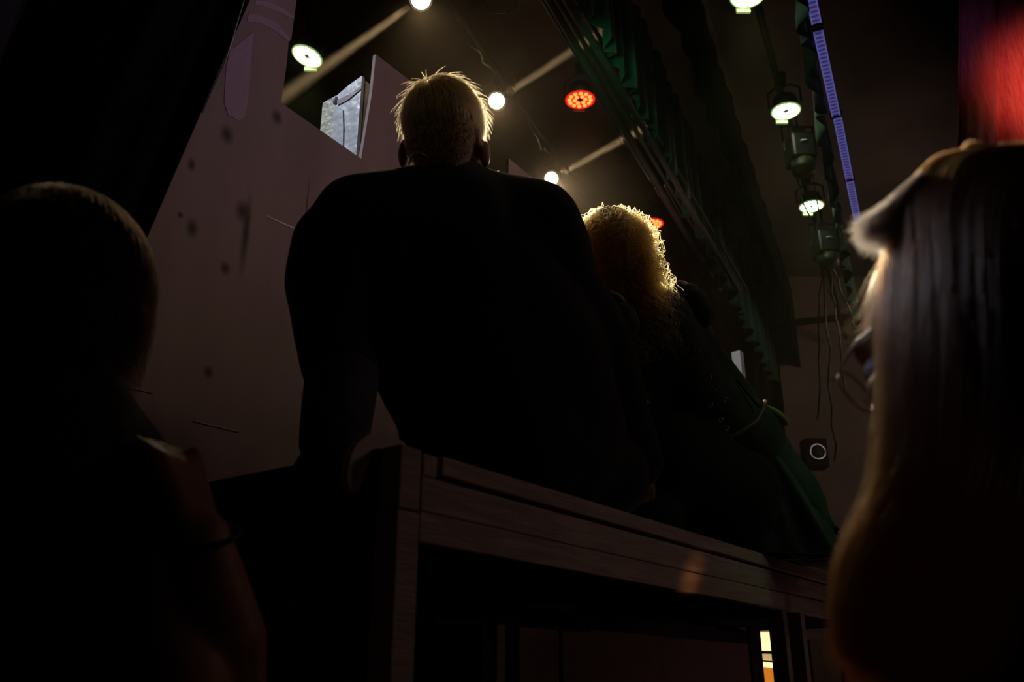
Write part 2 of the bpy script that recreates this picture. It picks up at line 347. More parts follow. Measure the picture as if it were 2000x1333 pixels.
# small pieces seen over the man's shoulder
b2 = thing('battlement_block', 'small white and pink battlement pieces just right of the man\'s ear', 'stage prop', PL(1.35, .95, 2.3), RZ)
MB().prism([qb(x, y, .92) for x, y in ((962, 340), (975, 333), (976, 352), (968, 352))], W*.02).build('white_chip', M['white_foam'], b2)
MB().prism([qb(x, y, .93) for x, y in ((946, 332), (952, 327), (964, 333), (962, 400), (946, 400))], W*.02).build('left_chip', M['panel'], b2)
MB().prism([qb(x, y, .93) for x, y in ((975, 334), (996, 350), (1000, 430), (962, 430), (964, 345))], W*.02).build('pink_chip', M['panel'], b2)
# far lit post at the right end
def xpost(px0, px1, py0, dep):
    a = qd(px0, py0, dep); b = qd(px1, py0, dep); wd = (b-a).length
    c = (a+b)/2; return MB().obox(V((c.x, c.y, (c.z+ZP)/2)), (U, W, Z), (wd*1.0, .05, c.z-ZP), .003)
lone(xpost(1431, 1449, 689, 4.85), 'white_post', M['white_foam'], 'slim white post standing up beyond the woman\'s back', 'post')

# ------------------------------------------------------------------ panels and the lit doorway below the platform
YP = 3.3
def fpanel(px0, px1, py, z0=0, th=.03, y=YP):
    a = qy(px0, py, y); b = qy(px1, py, y); return MB().obox(V(((a.x+b.x)/2, y+th/2, (a.z+z0)/2)), ((1, 0, 0), (0, 1, 0), Z), (b.x-a.x, th, a.z-z0), .003)
pn = thing('door_panel', 'wide pinkish plywood panel seen through the gap below the platform', 'panel', (qy(1285, 1333, YP).x, YP, 0))
fpanel(1098, 1462, 1224).build('board', M['panel'], pn)
fpanel(1462, 1484, 1224, y=YP-.012, th=.045).build('edge_stile', M['lumber_dark'], pn)
lone(fpanel(1014, 1090, 1226, y=YP-.01), 'upright_board', M['panel'], 'narrow upright board left of the wide pinkish panel', 'board')
lone(fpanel(942, 1004, 1218, y=YP+.04), 'upright_board', M['lumber_dark'], 'dark upright board, leftmost of those below the platform', 'board')
lone(MB().obox(qy(1180, 1212, YP-.08), ((1, 0, 0), (0, 1, 0), Z), (1.15, .05, .035), .003), 'cross_rail', M['lumber_dark'], 'dark cross rail running above the panels below the platform', 'rail')
dl = thing('lit_shelf', 'brightly lit cream shelf unit seen through the narrow gap beside the panel', 'shelf', (qy(1495, 1333, 5.2).x, 5.2, 0))
glow = mat('lit_cream', (.9, .8, .55), .6, emit=(1, .80, .40), es=1.3)  # light on the shelf parts put into emission, no lamp stands here
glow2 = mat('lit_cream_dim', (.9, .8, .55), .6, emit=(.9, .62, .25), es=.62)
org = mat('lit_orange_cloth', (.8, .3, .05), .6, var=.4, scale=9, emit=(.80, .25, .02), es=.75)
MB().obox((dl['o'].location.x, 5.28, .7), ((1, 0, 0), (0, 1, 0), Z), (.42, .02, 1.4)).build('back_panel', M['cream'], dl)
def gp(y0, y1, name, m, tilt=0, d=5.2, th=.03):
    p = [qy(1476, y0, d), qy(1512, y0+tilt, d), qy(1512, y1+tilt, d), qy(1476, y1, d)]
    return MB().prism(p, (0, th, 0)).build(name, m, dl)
gp(1236, 1271, 'glow_panel', glow); gp(1277, 1289, 'drawer_front', glow2, 2); gp(1292, 1301, 'drawer_front', glow, 4); gp(1305, 1345, 'orange_cloth', org, 2)
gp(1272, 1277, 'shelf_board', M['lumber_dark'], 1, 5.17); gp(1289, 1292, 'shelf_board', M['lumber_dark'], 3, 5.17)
# small table frame right of the second leg
tb = thing('side_table', 'small dark table with a pale front edge right of the second platform leg', 'table', (qy(1608, 1333, 3.6).x, 3.6, 0))
a = qy(1567, 1229, 3.6); b = qy(1650, 1226, 3.6)
MB().prism([a, b, b-Z*.005, a-Z*.005], (0, .4, 0)).build('top_edge', M['cream'], tb)
MB().prism([a-Z*.006, b-Z*.006, b-Z*.035, a-Z*.035], (0, .03, 0)).build('apron', M['lumber'], tb)
for x in (a.x+.01, b.x-.01): MB().obox((x, 3.62, (a.z-.04)/2), ((1, 0, 0), (0, 1, 0), Z), (.03, .03, a.z-.04)).build('leg', M['lumber_dark'], tb)

# ------------------------------------------------------------------ hanging gear
def sdir(): return V((math.sin(math.radians(23.4)), math.cos(math.radians(23.4)), 0))
S = sdir(); SP = V((S.y, -S.x, 0))
led_em = {'red': mat('led_red', (.3, .02, .01), .3, emit=(1, .17, .03), es=3.4), 'white': mat('led_white', (.6, .7, .5), .3, emit=(.93, 1, .72), es=14)}
face_em = {'red': mat('par_face_red', (.2, .01, .01), .4, emit=(1, .006, .008), es=.9), 'white': mat('par_face_white', (.3, .4, .2), .4, emit=(.50, .80, .25), es=.42)}  # spill of the LEDs on face, ring and lug put into emission
def par(p, kind, label, tilt=(0, 0, -1), group=None):
    t = thing('led_par_light', label, 'stage light', p, 0, group)
    q = V(tilt).to_track_quat('Z', 'Y')
    nz = q @ V((0, 0, 1))
    MB().cone(p-nz*.008, p-nz*.10, .095, .075, 28).build('housing', M['metal_black'], t, True)
    MB().torus(p, nz, .093, .006).build('front_ring', face_em[kind], t, True)
    MB().cone(p-nz*.006, p-nz*.002, .088, .088, 28).build('face_plate', face_em[kind], t)
    MB().cone(p-nz*.002, p+nz*.002, .016, .016, 12).build('hub', M['metal_black'], t)
    k = 0
    for R, n in ((.036, 6), (.070, 12)):
        for i in range(n):
            a = 2*math.pi*i/n+(.2 if n == 6 else 0)
            c = p+q @ V((R*math.cos(a), R*math.sin(a), .002))
            MB().ball(c, (.0138, .0138, .009), 10).build('led', led_em[kind], t, True)
    up = V((0, 0, 1))
    MB().tube([p+SP*.105-nz*.05, p+SP*.105+up*.16, p+SP*.05+up*.20, p-SP*.05+up*.20, p-SP*.105+up*.16, p-SP*.105-nz*.05], .008, 6).build('yoke', M['metal_black'], t)
    MB().cone(p+up*.20, p+up*.30, .02, .03, 10).build('clamp', M['metal_black'], t)
    MB().obox(p-nz*.004+V((0, .103, -.012)), ((1, 0, 0), (0, 1, 0), Z), (.08, .016, .04), .003).build('lug', face_em[kind] if kind == 'white' else M['metal_black'], t)
par(REDS[0], 'red', 'red LED stage light above and right of the man\'s head, nearest of the red ones')
par(REDS[1], 'red', 'red LED stage light just right of the curly haired woman\'s head')
par(REDS[2], 'red', 'smallest red LED stage light, low behind the woman\'s shoulder')
par(WHITES[0], 'white', 'greenish white LED stage light beside the plywood tower at upper left', V((-.28, -.05, -1)))
par(WHITES[1], 'white', 'greenish white LED stage light cut off by the top of the photo')
par(WHITES[2], 'white', 'greenish white LED stage light left of the violet strip, upper of two')
par(WHITES[3], 'white', 'greenish white LED stage light left of the violet strip, lower of two')
warm_em = mat('warm_lamp', (.9, .8, .6), .3, emit=(1, .86, .50), es=22)
def warm(p, label, R=.05):
    t = thing('stage_spotlight', label, 'stage light', p)
    n = (O+V((0, 0, .6))-p).normalized()
    MB().cone(p-n*.01, p-n*.22, R+.014, R-.005, 24).build('housing', M['metal_black'], t, True)
    MB().ball(p-n*.012, (R, R, .012), 20, n.to_track_quat('Z', 'Y').to_matrix()).build('lens', warm_em, t, True)
    MB().torus(p-n*.008, n, R+.012, .005).build('front_ring', M['metal_black'], t, True)
    MB().tube([p-n*.1+SP*.07, p-n*.1+SP*.07+Z*.14, p-n*.1-SP*.07+Z*.14, p-n*.1-SP*.07], .006, 6).build('yoke', M['metal_black'], t)
    MB().cone(p-n*.1+Z*.14, p-n*.1+Z*.24, .015, .02, 10).build('clamp', M['metal_black'], t)
warm(WARM[0], 'glowing warm spotlight at the top edge of the photo, nearest of the warm ones', .055)
warm(WARM[1], 'glowing warm spotlight touching the right side of the man\'s hair', .052)
warm(WARM[2], 'glowing warm spotlight above left of the curly haired woman\'s head', .050)
def rail(name, p, q, r, label, cat='pipe', m='metal_black', grp=None): return lone(MB().tube([p, (p+q)/2, q], r, 10), name, M[m], label, cat, grp)
rail('lighting_pipe', WARM[0]-S*2+Z*.26, WARM[2]+S*6+Z*.26, .022, 'black pipe overhead that the warm spotlights hang from')
rail('lighting_pipe', REDS[0]-S*2+Z*.30, REDS[2]+S*2+Z*.30, .022, 'black pipe overhead that the red LED lights hang from')
rail('lighting_pipe', WHITES[0]-S*1.5+Z*.30, WHITES[0]+S*3+Z*.30, .022, 'black pipe overhead carrying the greenish light beside the plywood tower')
rail('lighting_pipe', WHITES[1]-S*1+Z*.30, WHITES[3]+S*4+Z*.30, .024, 'black pipe overhead carrying the two greenish lights left of the violet strip')
# bundle of dark battens beside the green border
kk = 0
for (x0, y0, x1, y1, h, r) in ((1072, 0, 1330, 440, 4.35, .022), (1090, 0, 1352, 440, 4.40, .014), (1110, 0, 1368, 440, 4.3, .020), (1128, 0, 1385, 440, 4.42, .012), (1060, 0, 1300, 400, 4.45, .008)):
    p = qz(x0, y0, h); q = qz(x1, y1, h); d = (q-p)
    labs = ['thick dark overhead batten, second from the left in the bundle', 'thin dark overhead batten, middle of the bundle', 'thick dark overhead batten, second from the right in the bundle', 'thin dark overhead batten, rightmost of the bundle beside the green border', 'thinnest overhead line, leftmost of the bundle of battens']
    rail('overhead_batten', p-d*.15, q+d*.5, r, labs[kk], 'batten', 'lumber_dark', 'bundle of overhead battens'); kk += 1
for (x0, y0, x1, y1), lb in (((1218, 272, 1270, 355), 'pale metal rod catching light, upper left of three'), ((1297, 362, 1332, 425), 'pale metal rod catching light, longest at the right of three'), ((1279, 368, 1287, 384), 'shortest pale metal rod catching light between two others')):
    lone(MB().tube([qz(x0, y0, 4.30), qz(x1, y1, 4.30)], .005, 8), 'metal_rod', M['chrome'], lb, 'rod', 'glinting rods under the battens')
# wires looping between the warm lamps
def sag(p, q, s, n=14, j=.02): return [p.lerp(q, i/n)-Z*s*math.sin(math.pi*i/n)+rvec(j)*(0 < i < n) for i in range(n+1)]
lone(MB().tube(sag(WARM[0]+Z*.2+SP*.1, WARM[1]+Z*.22, .12), .006, 6), 'hanging_cable', M['lacing'], 'brown cable sagging between the top and the middle warm spotlight', 'cable')
lone(MB().tube(sag(WARM[1]+Z*.2+SP*.1, WARM[2]+Z*.22, .14), .006, 6), 'hanging_cable', M['lacing'], 'brown cable sagging between the middle and the lower warm spotlight', 'cable')
lp = qz(978, 4, 4.7)
lone(MB().torus(lp, Z, .09, .004, 28), 'cable_loop', M['wire'], 'loop of thin cable hanging at the top edge right of the warm light', 'cable')
# violet strip batten: four bars end to end
vio = mat('violet_led_strip', (.35, .30, .6), .4)
nt = vio.node_tree; b = nt.nodes['Principled BSDF']; tc = nt.nodes.new('ShaderNodeTexCoord'); wv = nt.nodes.new('ShaderNodeTexWave')
wv.inputs['Scale'].default_value = 8; wv.bands_direction = 'X'; nt.links.new(tc.outputs['Object'], wv.inputs[0])
cr = nt.nodes.new('ShaderNodeValToRGB'); cr.color_ramp.elements[0].color = (.02, .02, .11, 1); cr.color_ramp.elements[1].color = (.12, .10, .34, 1)
nt.links.new(wv.outputs[0], cr.inputs[0]); nt.links.new(cr.outputs[0], b.inputs['Emission Color']); b.inputs['Emission Strength'].default_value = .6; vio.cycles.emission_sampling = 'NONE'
vio2 = mat('violet_strip_edge', (.4, .4, .6), .4, emit=(.12, .11, .34), es=.7)
ang = math.pi/2-math.radians(23.4)
vlab = ['violet LED bar at the top edge, nearest of the strip', 'violet LED bar beside the upper greenish light, second of the strip', 'violet LED bar, third of the strip along the green border', 'violet LED bar, farthest of the strip, ending above the long haired head']
for i, ((x0, y0), (x1, y1)) in enumerate((((1577, -40), (1595, 46)), ((1598, 62), (1633, 226)), ((1636, 232), (1659, 350)), ((1660, 356), (1676, 436)))):
    p = qz(x0, y0, 4.55); q = qz(x1, y1, 4.55); c = (p+q)/2; L = (q-p).length; d = (q-p).normalized(); s_ = V((d.y, -d.x, 0))
    t = thing('violet_led_bar', vlab[i], 'LED bar', c, math.atan2(d.y, d.x), 'violet bars end to end')
    MB().obox(c+Z*.02, (d, s_, Z), (L, .062, .02)).build('back_channel', M['metal_black'], t)
    MB().obox(c+Z*.004, (d, s_, Z), (L-.01, .052, .012)).build('diffuser', vio, t)
    for sg in (-1, 1): MB().obox(c+s_*.024*sg, (d, s_, Z), (L-.01, .006, .018)).build('edge_rail', vio2, t)
    MB().obox(q+d*.006+Z*.012, (d, s_, Z), (.02, .075, .04)).build('end_clip', M['metal_black'], t)
# green gathered borders (drapes) hanging from overhead
def border(name, label, p, q, top, amp, period, m, lean=0, scal=.05):
    d = (q-p); L = d.length; d.normalize(); n = V((d.y, -d.x, 0))
    nu = int(L/period*8)
    def fn(s, t):
        x = s*L; ph = x/period*2*math.pi
        ph += 1.6*noise.noise(V((x*1.7, 0, 3))); fold = amp*(math.sin(ph)+.6*math.sin(ph*.37+1.3)+.5*noise.noise(V((x*9, t, 0))))*(1-.5*t)
        z = p.z+t*top-(scal*(.5+.5*math.cos(ph*.5+.6)+.6*noise.noise(V((x*6, 0, 0)))) if t < .01 else 0)
        return p+d*x+n*(fold+lean*t)+Z*(z-p.z)
    return lone(MB().sheet(fn, nu, 8, .004), name, M[m], label, 'drape', smooth=True)
border('green_border', 'gathered dark green velvet border drape hanging overhead, the left one', qz(1140, -10, 4.35)-S*.6, qz(1436, 590, 4.35)+S*2.5, .85, .035, .17, 'green_drape')
border('green_border', 'gathered dark green border drape just left of the violet strip', qz(1560, -20, 4.5)-S*.5, qz(1650, 520, 4.5)+S*2.0, .35, .03, .20, 'green_drape', 0, .07)
border('black_border', 'black masking drape hanging right behind the left green border', qz(1300, -10, 4.75)-S*.6, qz(1500, 560, 4.75)+S*3.0, 1.1, .02, .4, 'black_cloth')
# black masking cloth left of the brown side wall
lone(MB().sheet(lambda s, t: qy(1452+s*60-t*6, 330+t*640, 10.2)+V((0, .05*math.sin(s*14), 0)), 16, 6, .01), 'masking_drape', M['black_cloth'], 'black drape hanging at the left edge of the brown side wall', 'drape', smooth=True)
# hanging dark lanterns under the greenish lights
def lantern(px, py, dep, label, sc_=1.0):
    p = qd(px, py, dep); t = thing('stage_lantern', label, 'stage light', p)
    MB().obox(p+Z*.0, ((1, 0, 0), (0, 1, 0), Z), (.17*sc_, .2*sc_, .20*sc_), .02).build('body', M['metal_black'], t)
    MB().cone(p-Z*.10*sc_+V((0, -.02, 0)), p-Z*.19*sc_+V((0, -.02, 0)), .085*sc_, .075*sc_, 24).build('barrel', mat('olive_metal', (.035, .04, .02), .5), t, True)
    MB().ball(p+V((0, -.10*sc_, .02)), (.03*sc_, .02*sc_, .012*sc_), 12).build('reflector_glint', M['glass_lens'], t, True)
    MB().obox(p+Z*.16*sc_, ((1, 0, 0), (0, 1, 0), Z), (.10*sc_, .05, .08*sc_), .01).build('bracket', M['lumber_dark'], t)
    MB().tube([p+V((-.11*sc_, 0, 0)), p+V((-.11*sc_, 0, .2)), p+V((.11*sc_, 0, .2)), p+V((.11*sc_, 0, 0))], .008, 6).build('yoke', M['metal_black'], t)
    MB().cone(p+Z*.2, V((p.x, p.y, 4.96)), .012, .012, 8).build('drop_pipe', M['metal_black'], t)
    MB().tube([p-Z*.15*sc_+V((-.05, 0, 0)), p-Z*.4+V((-.03, 0, 0)), p-Z*.62+V((.04, 0, 0)), p-Z*.45+V((.07, 0, 0)), p-Z*.12+V((.06, 0, 0))], .006, 6).build('cable', M['wire'], t)
lantern(1563, 296, 6.2, 'dark hanging lantern under the upper greenish light')
lantern(1612, 480, 7.4, 'dark hanging lantern under the lower greenish light', 1.05)
# cords hanging in front of the brown side wall
for i, (x, y0, y1) in enumerate(((1706, 330, 470), (1714, 345, 500), (1762, 270, 420), (1782, 262, 400), (1795, 258, 410), (1835, 250, 380), (1688, 360, 520))):
    lone(MB().tube([V((qy(x, y0-60, 9.6).x, 9.6, 6.0)), qy(x+2, (y0+y1)/2, 9.6), qy(x+1, y1, 9.6)], .012, 6), 'hanging_rope', M['wire'], 'thin dark cord hanging straight down in front of the brown side wall', 'cord', 'cords before the side wall')
for x, y0, y1, dx in ((1585, 560, 820, 12), (1600, 540, 900, 30), (1625, 560, 760, 25), (1640, 540, 640, 30)):
    lone(MB().tube(sag(qd(1602+(x-1585)*.4, 512, 7.4), qy(x+dx, y1, 7.2), .05, 10, .02), .007, 6), 'drooping_cable', M['wire'], 'thin dark cable drooping below the lower dark lantern', 'cable', 'cables below the lower lantern')
# round speaker with a pale rim on the side wall
sp_ = thing('wall_speaker', 'round speaker with a pale rim mounted low on the brown side wall', 'speaker', qy(1597, 883, 9.9))
c = qy(1597, 883, 9.9)
MB().obox(c+V((0, .12, 0)), ((1, 0, 0), (0, 1, 0), Z), (.26, .2, .34), .02).build('cabinet', M['black_cloth'], sp_)
MB().torus(c, V((0, -1, 0)), .085, .012, 32).build('rim', M['chrome'], sp_, True)
MB().cone(c+V((0, .01, 0)), c+V((0, .04, 0)), .08, .03, 24).build('cone', M['lumber_dark'], sp_, True)
# red lit drape at the top right
rp = qy(1860, 300, 3.6)
def rfn(s, t):
    x0 = qy(1872+s*260, -420+t*870, 3.6); return x0+V((.02*(1-t), .022*math.sin(s*22+t*1.5)+.012*math.sin(s*47), 0))
red_cloth = mat('crimson_cloth', (.55, .10, .09), .75, var=.35, scale=6, stretch=(16, 16, 1.2), bump=.5, bscale=14, sheen=.2, col2=(.75, .25, .22))
lone(MB().sheet(rfn, 60, 20, .006), 'crimson_drape', red_cloth, 'crimson lit drape hanging at the top right above the long haired head', 'drape', smooth=True)
lamp('led_wash_red', 'SPOT', qy(2230, -200, 2.3), 80, (1, .20, .14), .1, qy(2082, 180, 3.6), 38, 1)
lamp('violet_wash', 'SPOT', qy(1760, -200, 2.6), 3, (.4, .25, 1), .1, qy(1885, 90, 3.6), 30, 1)
# black drape at the left with its slanting edge
def cfn(s, t):
    y = -620+t*1560; ex = min(481-(y)*.445, 545)
    x = ex-(1-s)*(840+60*t)
    p = qy(x, y, 1.55-.25*(1-s)); return p+V((0, .035*math.sin((1-s)*26+t)+.015*math.sin((1-s)*61), 0))
lone(MB().sheet(cfn, 90, 40, .004), 'black_drape', M['black_cloth'], 'black drape filling the upper left with its slanting edge against the plywood', 'drape', smooth=True)
lone(MB().tube([qy(482, -20, 1.54), qy(452, 82, 1.54), qy(440, 118, 1.54), qy(395, 220, 1.54)], .0016, 6), 'drape_edge_glint', mat('teal_glint', (.15, .4, .36), .4), 'thin teal line put in for the glint on the slanting edge of the black drape', 'cord')  # teal tube drawn as the highlight along the drape edge

# ------------------------------------------------------------------ haze over the stage
hz = MB().obox((.9, 7.9, 4.0), ((1, 0, 0), (0, 1, 0), Z), (9, 9.6, 3.7))
hm = bpy.data.materials.new('stage_haze'); hm.use_nodes = True; nt = hm.node_tree; nt.nodes.clear()
out = nt.nodes.new('ShaderNodeOutputMaterial'); vs = nt.nodes.new('ShaderNodeVolumeScatter'); vs.inputs['Density'].default_value = .015; vs.inputs['Color'].default_value = (1, .82, .62, 1); vs.inputs['Anisotropy'].default_value = .25
nt.links.new(vs.outputs[0], out.inputs['Volume'])
h = hz.build('stage_haze', hm); h['o']['kind'] = 'stuff'; tag(h, 'thin haze hanging in the air above the stage', 'haze')

# ------------------------------------------------------------------ people
def B(px, py, dep): return qd(px, py, dep)
FW = V((0, 1, 0)); RT = V((1, 0, 0))
def hand(mb, wrist, fdir, back, thumb_side, curl=.5, s=1.0, thumb_out=.6, thumb_dir=None):
    f = V(fdir).normalized(); bk = (V(back)-f*V(back).dot(f)).normalized(); th = f.cross(bk)*thumb_side
    P = lambda x, y, z: V(wrist)+(th*x+f*y+bk*z)*s
    for x in (-.026, -.009, .009, .026): mb.cap(P(x*.7, .012, 0), P(x*1.1, .082, 0), .015*s, .0135*s, 12)
    mb.cap(P(.02, .02, -.006), P(.034, .045, -.006), .016*s, .014*s, 12)
    for i, (x, L) in enumerate(((.029, .072), (.0095, .080), (-.0105, .074), (-.030, .058))):
        p = P(x*1.08, .088, 0); a = 0; r = .0092*s
        for k, seg in enumerate((.44, .32, .24)):
            a += curl*(.8+.1*i)*(1.0 if k else .7); q = p+(f*math.cos(a)-bk*math.sin(a))*(L*seg*s)
            mb.cap(p, q, r, r*.9, 10); p = q; r *= .9
    p = P(.034, .040, -.006); td = thumb_dir and V(thumb_dir).normalized() or (th*thumb_out+f*(1-thumb_out)-bk*.25).normalized()
    mb.cap(p, p+td*.034*s, .0125*s, .011*s, 10); q = p+td*.034*s; td2 = (td+f*.15).normalized(); mb.cap(q, q+td2*.030*s, .0112*s, .0092*s, 10)
def face(mb, c, fwd, up, s=1.0):                              # skull, jaw, nose, brow, lips, chin, ears
    f = V(fwd).normalized(); u_ = (V(up)-f*V(up).dot(f)).normalized(); r = f.cross(u_)
    R = Matrix((r, f, u_)).transposed()
    P = lambda x, y, z: V(c)+(r*x+f*y+u_*z)*s
    mb.ball(P(0, -.008, .022), (.075*s, .094*s, .092*s), 24, R); mb.ball(P(0, .030, -.030), (.060*s, .062*s, .080*s), 20, R)
    mb.ball(P(0, .070, -.092), (.026*s, .022*s, .020*s), 14, R); mb.ball(P(0, .078, .032), (.050*s, .016*s, .010*s), 14, R)
    mb.cap(P(0, .088, .016), P(0, .112, -.026), .009*s, .013*s, 12)
    for x in (-.012, .012): mb.ball(P(x, .102, -.030), .009*s, 10)
    mb.ball(P(0, .092, -.056), (.024*s, .012*s, .008*s), 12, R); mb.ball(P(0, .089, -.070), (.021*s, .012*s, .008*s), 12, R)
    for x in (-.036, .036): mb.ball(P(x, .070, -.020), (.022*s, .020*s, .020*s), 12, R)
    for x in (-.077, .077):
        mb.ball(P(x, -.008, -.012), (.008*s, .017*s, .030*s), 12, R)
    return P, R
def eyes(P, R, parent, s=1.0):
    for x in (-.031, .031):
        e = MB().ball(P(x, .073, .008), .0125*s, 14).build('eye', M['white_foam'], parent, True)
        MB().ball(P(x, .0838, .008), (.006*s, .003*s, .006*s), 10, R).build('iris', M['hair_core'], e, True)

# ---- the seated man, back to us
man = thing('person', 'man seated with his back to us in a dark jacket with short light hair', 'person', V((qd(930, 900, 1.72).x, qd(930, 900, 1.72).y, ZP)))
mb = MB()
hc = B(868, 268, 1.80); hf = V((.22, 1, .08))
P, R = face(mb, hc, hf, Z, .92)
neck = B(880, 352, 1.80)
mb.limb([(hc-Z*.03, .060), (neck, .058), (B(880, 400, 1.80), .075)], 20)
LS = B(672, 440, 1.72); RS = B(1068, 455, 1.84)
torso = [(B(885, 455, 1.80), .12), (B(905, 600, 1.80), .145), (B(950, 750, 1.78), .14), (B(1000, 860, 1.76), .145)]
mb.limb(torso, 20)
mb.cap(LS, RS, .06, .06); mb.cap(B(760, 520, 1.76), B(1000, 540, 1.8), .08, .08)
for x in (-.079, .079): mb.ball(hc+V((x*1.05, .01, -.034)), (.010, .020, .032), 14)
LE = B(640, 640, 1.58); LWr = B(655, 800, 1.47); LH = qz(652, 880, ZP+.03)
mb.limb([(LS, .06), (LE, .048), (LWr, .032)]); hand(mb, LWr+V((0, .01, -.01)), (LH-LWr)+V((0, .02, 0)), V((-.2, -1, .3)), 1, .25, .95)
RE = B(1170, 690, 1.95); RW = B(1235, 890, 2.0)
mb.limb([(RS, .06), (RE, .048), (RW, .030)]); hand(mb, RW, V((.2, .3, -1)), V((.2, -1, .1)), 1, .5, .95)
hipL = B(960, 895, 1.78); hipR = B(1080, 905, 1.84)
for h_, kn in ((hipL, hipL+V((-.22, .38, .05))), (hipR, hipR+V((-.12, .46, .04)))):
    mb.limb([(h_, .10), (kn, .062)])
fuse(mb, 'body', M['skin'], man, .006, 4)
# eyes, glued to the face
eyes(P, R, man, .92)
# jacket
jk = MB()
for a_, b_ in zip([(B(880, 425, 1.80), .105)]+[(p, r+.024) for p, r in torso], [(p, r+.024) for p, r in torso]): jk.cap(a_[0], b_[0], a_[1], b_[1], 24)
jk.limb([(B(890, 372, 1.80), .070), (B(885, 420, 1.80), .115)], 20)
jk.limb([(B(700, 432, 1.72), .088), (B(860, 400, 1.78), .085), (B(1045, 440, 1.84), .095)], 20)
jk.limb([(B(655, 480, 1.72), .083), (B(640, 560, 1.66), .078), (B(645, 640, 1.58), .066), (B(668, 720, 1.52), .062), (B(668, 752, 1.50), .058)], 20)
jk.limb([(B(1062, 480, 1.84), .094), (B(1085, 560, 1.88), .095), (B(1160, 680, 1.94), .085), (B(1205, 800, 1.97), .075), (B(1240, 900, 2.0), .062)], 20)
jk.limb([(B(740, 560, 1.74), .11), (B(790, 620, 1.76), .115), (B(870, 760, 1.76), .115), (B(900, 850, 1.74), .105)], 20)
jk.limb([(B(960, 560, 1.82), .155), (B(1040, 700, 1.82), .150), (B(1080, 860, 1.8), .150)], 20)
jk.ball(B(900, 860, 1.72), (.12, .10, .09)); jk.ball(B(1010, 880, 1.74), (.19, .13, .10)); jk.ball(B(1120, 930, 1.86), (.16, .13, .11))
jo = fuse(jk, 'jacket', M['jacket'], man, .009, 26)
# soft cloth folds pressed into the jacket
for v_ in jo['o'].data.vertices:
    n = .002+noise.noise(v_.co*5.0)*.009+noise.noise(V((v_.co.x*7, v_.co.y*7, v_.co.z*12)))*.004
    v_.co += v_.normal*n
ck = MB().limb([(B(668, 745, 1.50), .062), (B(660, 800, 1.465), .060), (B(652, 862, 1.43), .056)], 20)
fuse(ck, 'cuff', M['cuff'], man, .007, 6)
cb = MB(); cc = B(872, 352, 1.80)
cb.tube([cc+V((math.cos(t*math.pi/9)*.060, math.sin(t*math.pi/9)*.058, .010-.012*math.sin(t*math.pi/9))) for t in range(18)], .012, 10, True)
cb.build('shirt_collar', M['collar'], man, True)
tr = MB()
for h_, kn in ((hipL, hipL+V((-.22, .38, .05))), (hipR, hipR+V((-.12, .46, .04)))): tr.limb([(h_, .125), (kn, .08)], 20)
tr.ball(B(1020, 930, 1.82), (.19, .15, .10)); fuse(tr, 'trousers', M['trousers'], man, .010, 6)
# headset wire behind the ear
MB().tube([B(800, 322, 1.76), B(801, 307, 1.73), B(812, 297, 1.70), B(826, 301, 1.69), B(834, 308, 1.69)], .0022, 8).build('headset_wire', M['chrome'], man, True)
MB().ball(B(786, 296, 1.79), .005, 10).build('headset_bead', M['white_foam'], man, True)
# hair: short cap, then combed strands
f = hf.normalized(); u_ = (Z-f*Z.dot(f)).normalized(); r_ = f.cross(u_)
def hp(x, y, z): return hc+r_*x+f*y+u_*z
hcap = MB(); hcap.ball(hp(0, -.010, .022), (.0765, .092, .090), 24, R); hcap.ball(hp(0, -.030, -.018), (.068, .064, .075), 20, R)
hcap.ball(hp(0, .0, .042), (.077, .088, .070), 24, R)
fuse(hcap, 'hair', M['blond_core'], man, .005, 16)
hair_root = [o for o in man['o'].children if o.name.startswith('hair')][0]
hroot = {'o': hair_root, '_m': man['_m']}
cur = []
crown = V((-.02, -.055, .097))
for i in range(7500):
    a = rnd(0, 2*math.pi); zz = rnd(-.35, 1.0)
    ell = V((.0785*math.cos(a)*math.sqrt(max(0, 1-zz*zz)), .097*math.sin(a)*math.sqrt(max(0, 1-zz*zz))-.008, .092*zz+.026))
    n = V((ell.x/.0064, (ell.y+.008)/.0094, (ell.z-.026)/.0085)).normalized()
    if ell.y > .06 and ell.z < .03: continue
    d = ell-crown; d = d-n*d.dot(n); d = (d.normalized() if d.length > 1e-4 else V((1, 0, 0)))
    d = (d+V((0, 0, -.35))).normalized()
    L = (.036 if ell.z > .03 else .012+.012*max(0, (ell.z+.01)/.04))*rnd(.7, 1.25)
    lift = rnd(.05, .40) if ell.z > .04 else rnd(.0, .18)
    if random.random() < .04: lift += .7
    jit = rvec(.22); pts = []; p = ell.copy()
    dd = (d+n*lift+jit).normalized()
    for k in range(6):
        pts.append(hp(*p)); p = p+dd*L/5; dd = (dd-n*.10+V((0, 0, -.06))).normalized()
    cur.append(pts)
for i in range(6000):                                         # clipped nape and sides
    a = rnd(math.pi*.95, math.pi*2.05); zz = rnd(-1.0, .45)
    ell = V((.0665*math.cos(a)*math.sqrt(1-zz*zz*.75), .066*math.sin(a)*math.sqrt(1-zz*zz*.75)-.029, .077*zz-.012))
    n = V((ell.x, ell.y, 0)).normalized()
    dd = (n*.5+V((0, 0, -1))+rvec(.3)).normalized(); L = rnd(.006, .011)
    cur.append([hp(*ell), hp(*(ell+dd*L*.5+n*.001)), hp(*(ell+dd*L))])
strands('hair_strands', cur, .00040, .00012, H_BLOND, hroot)

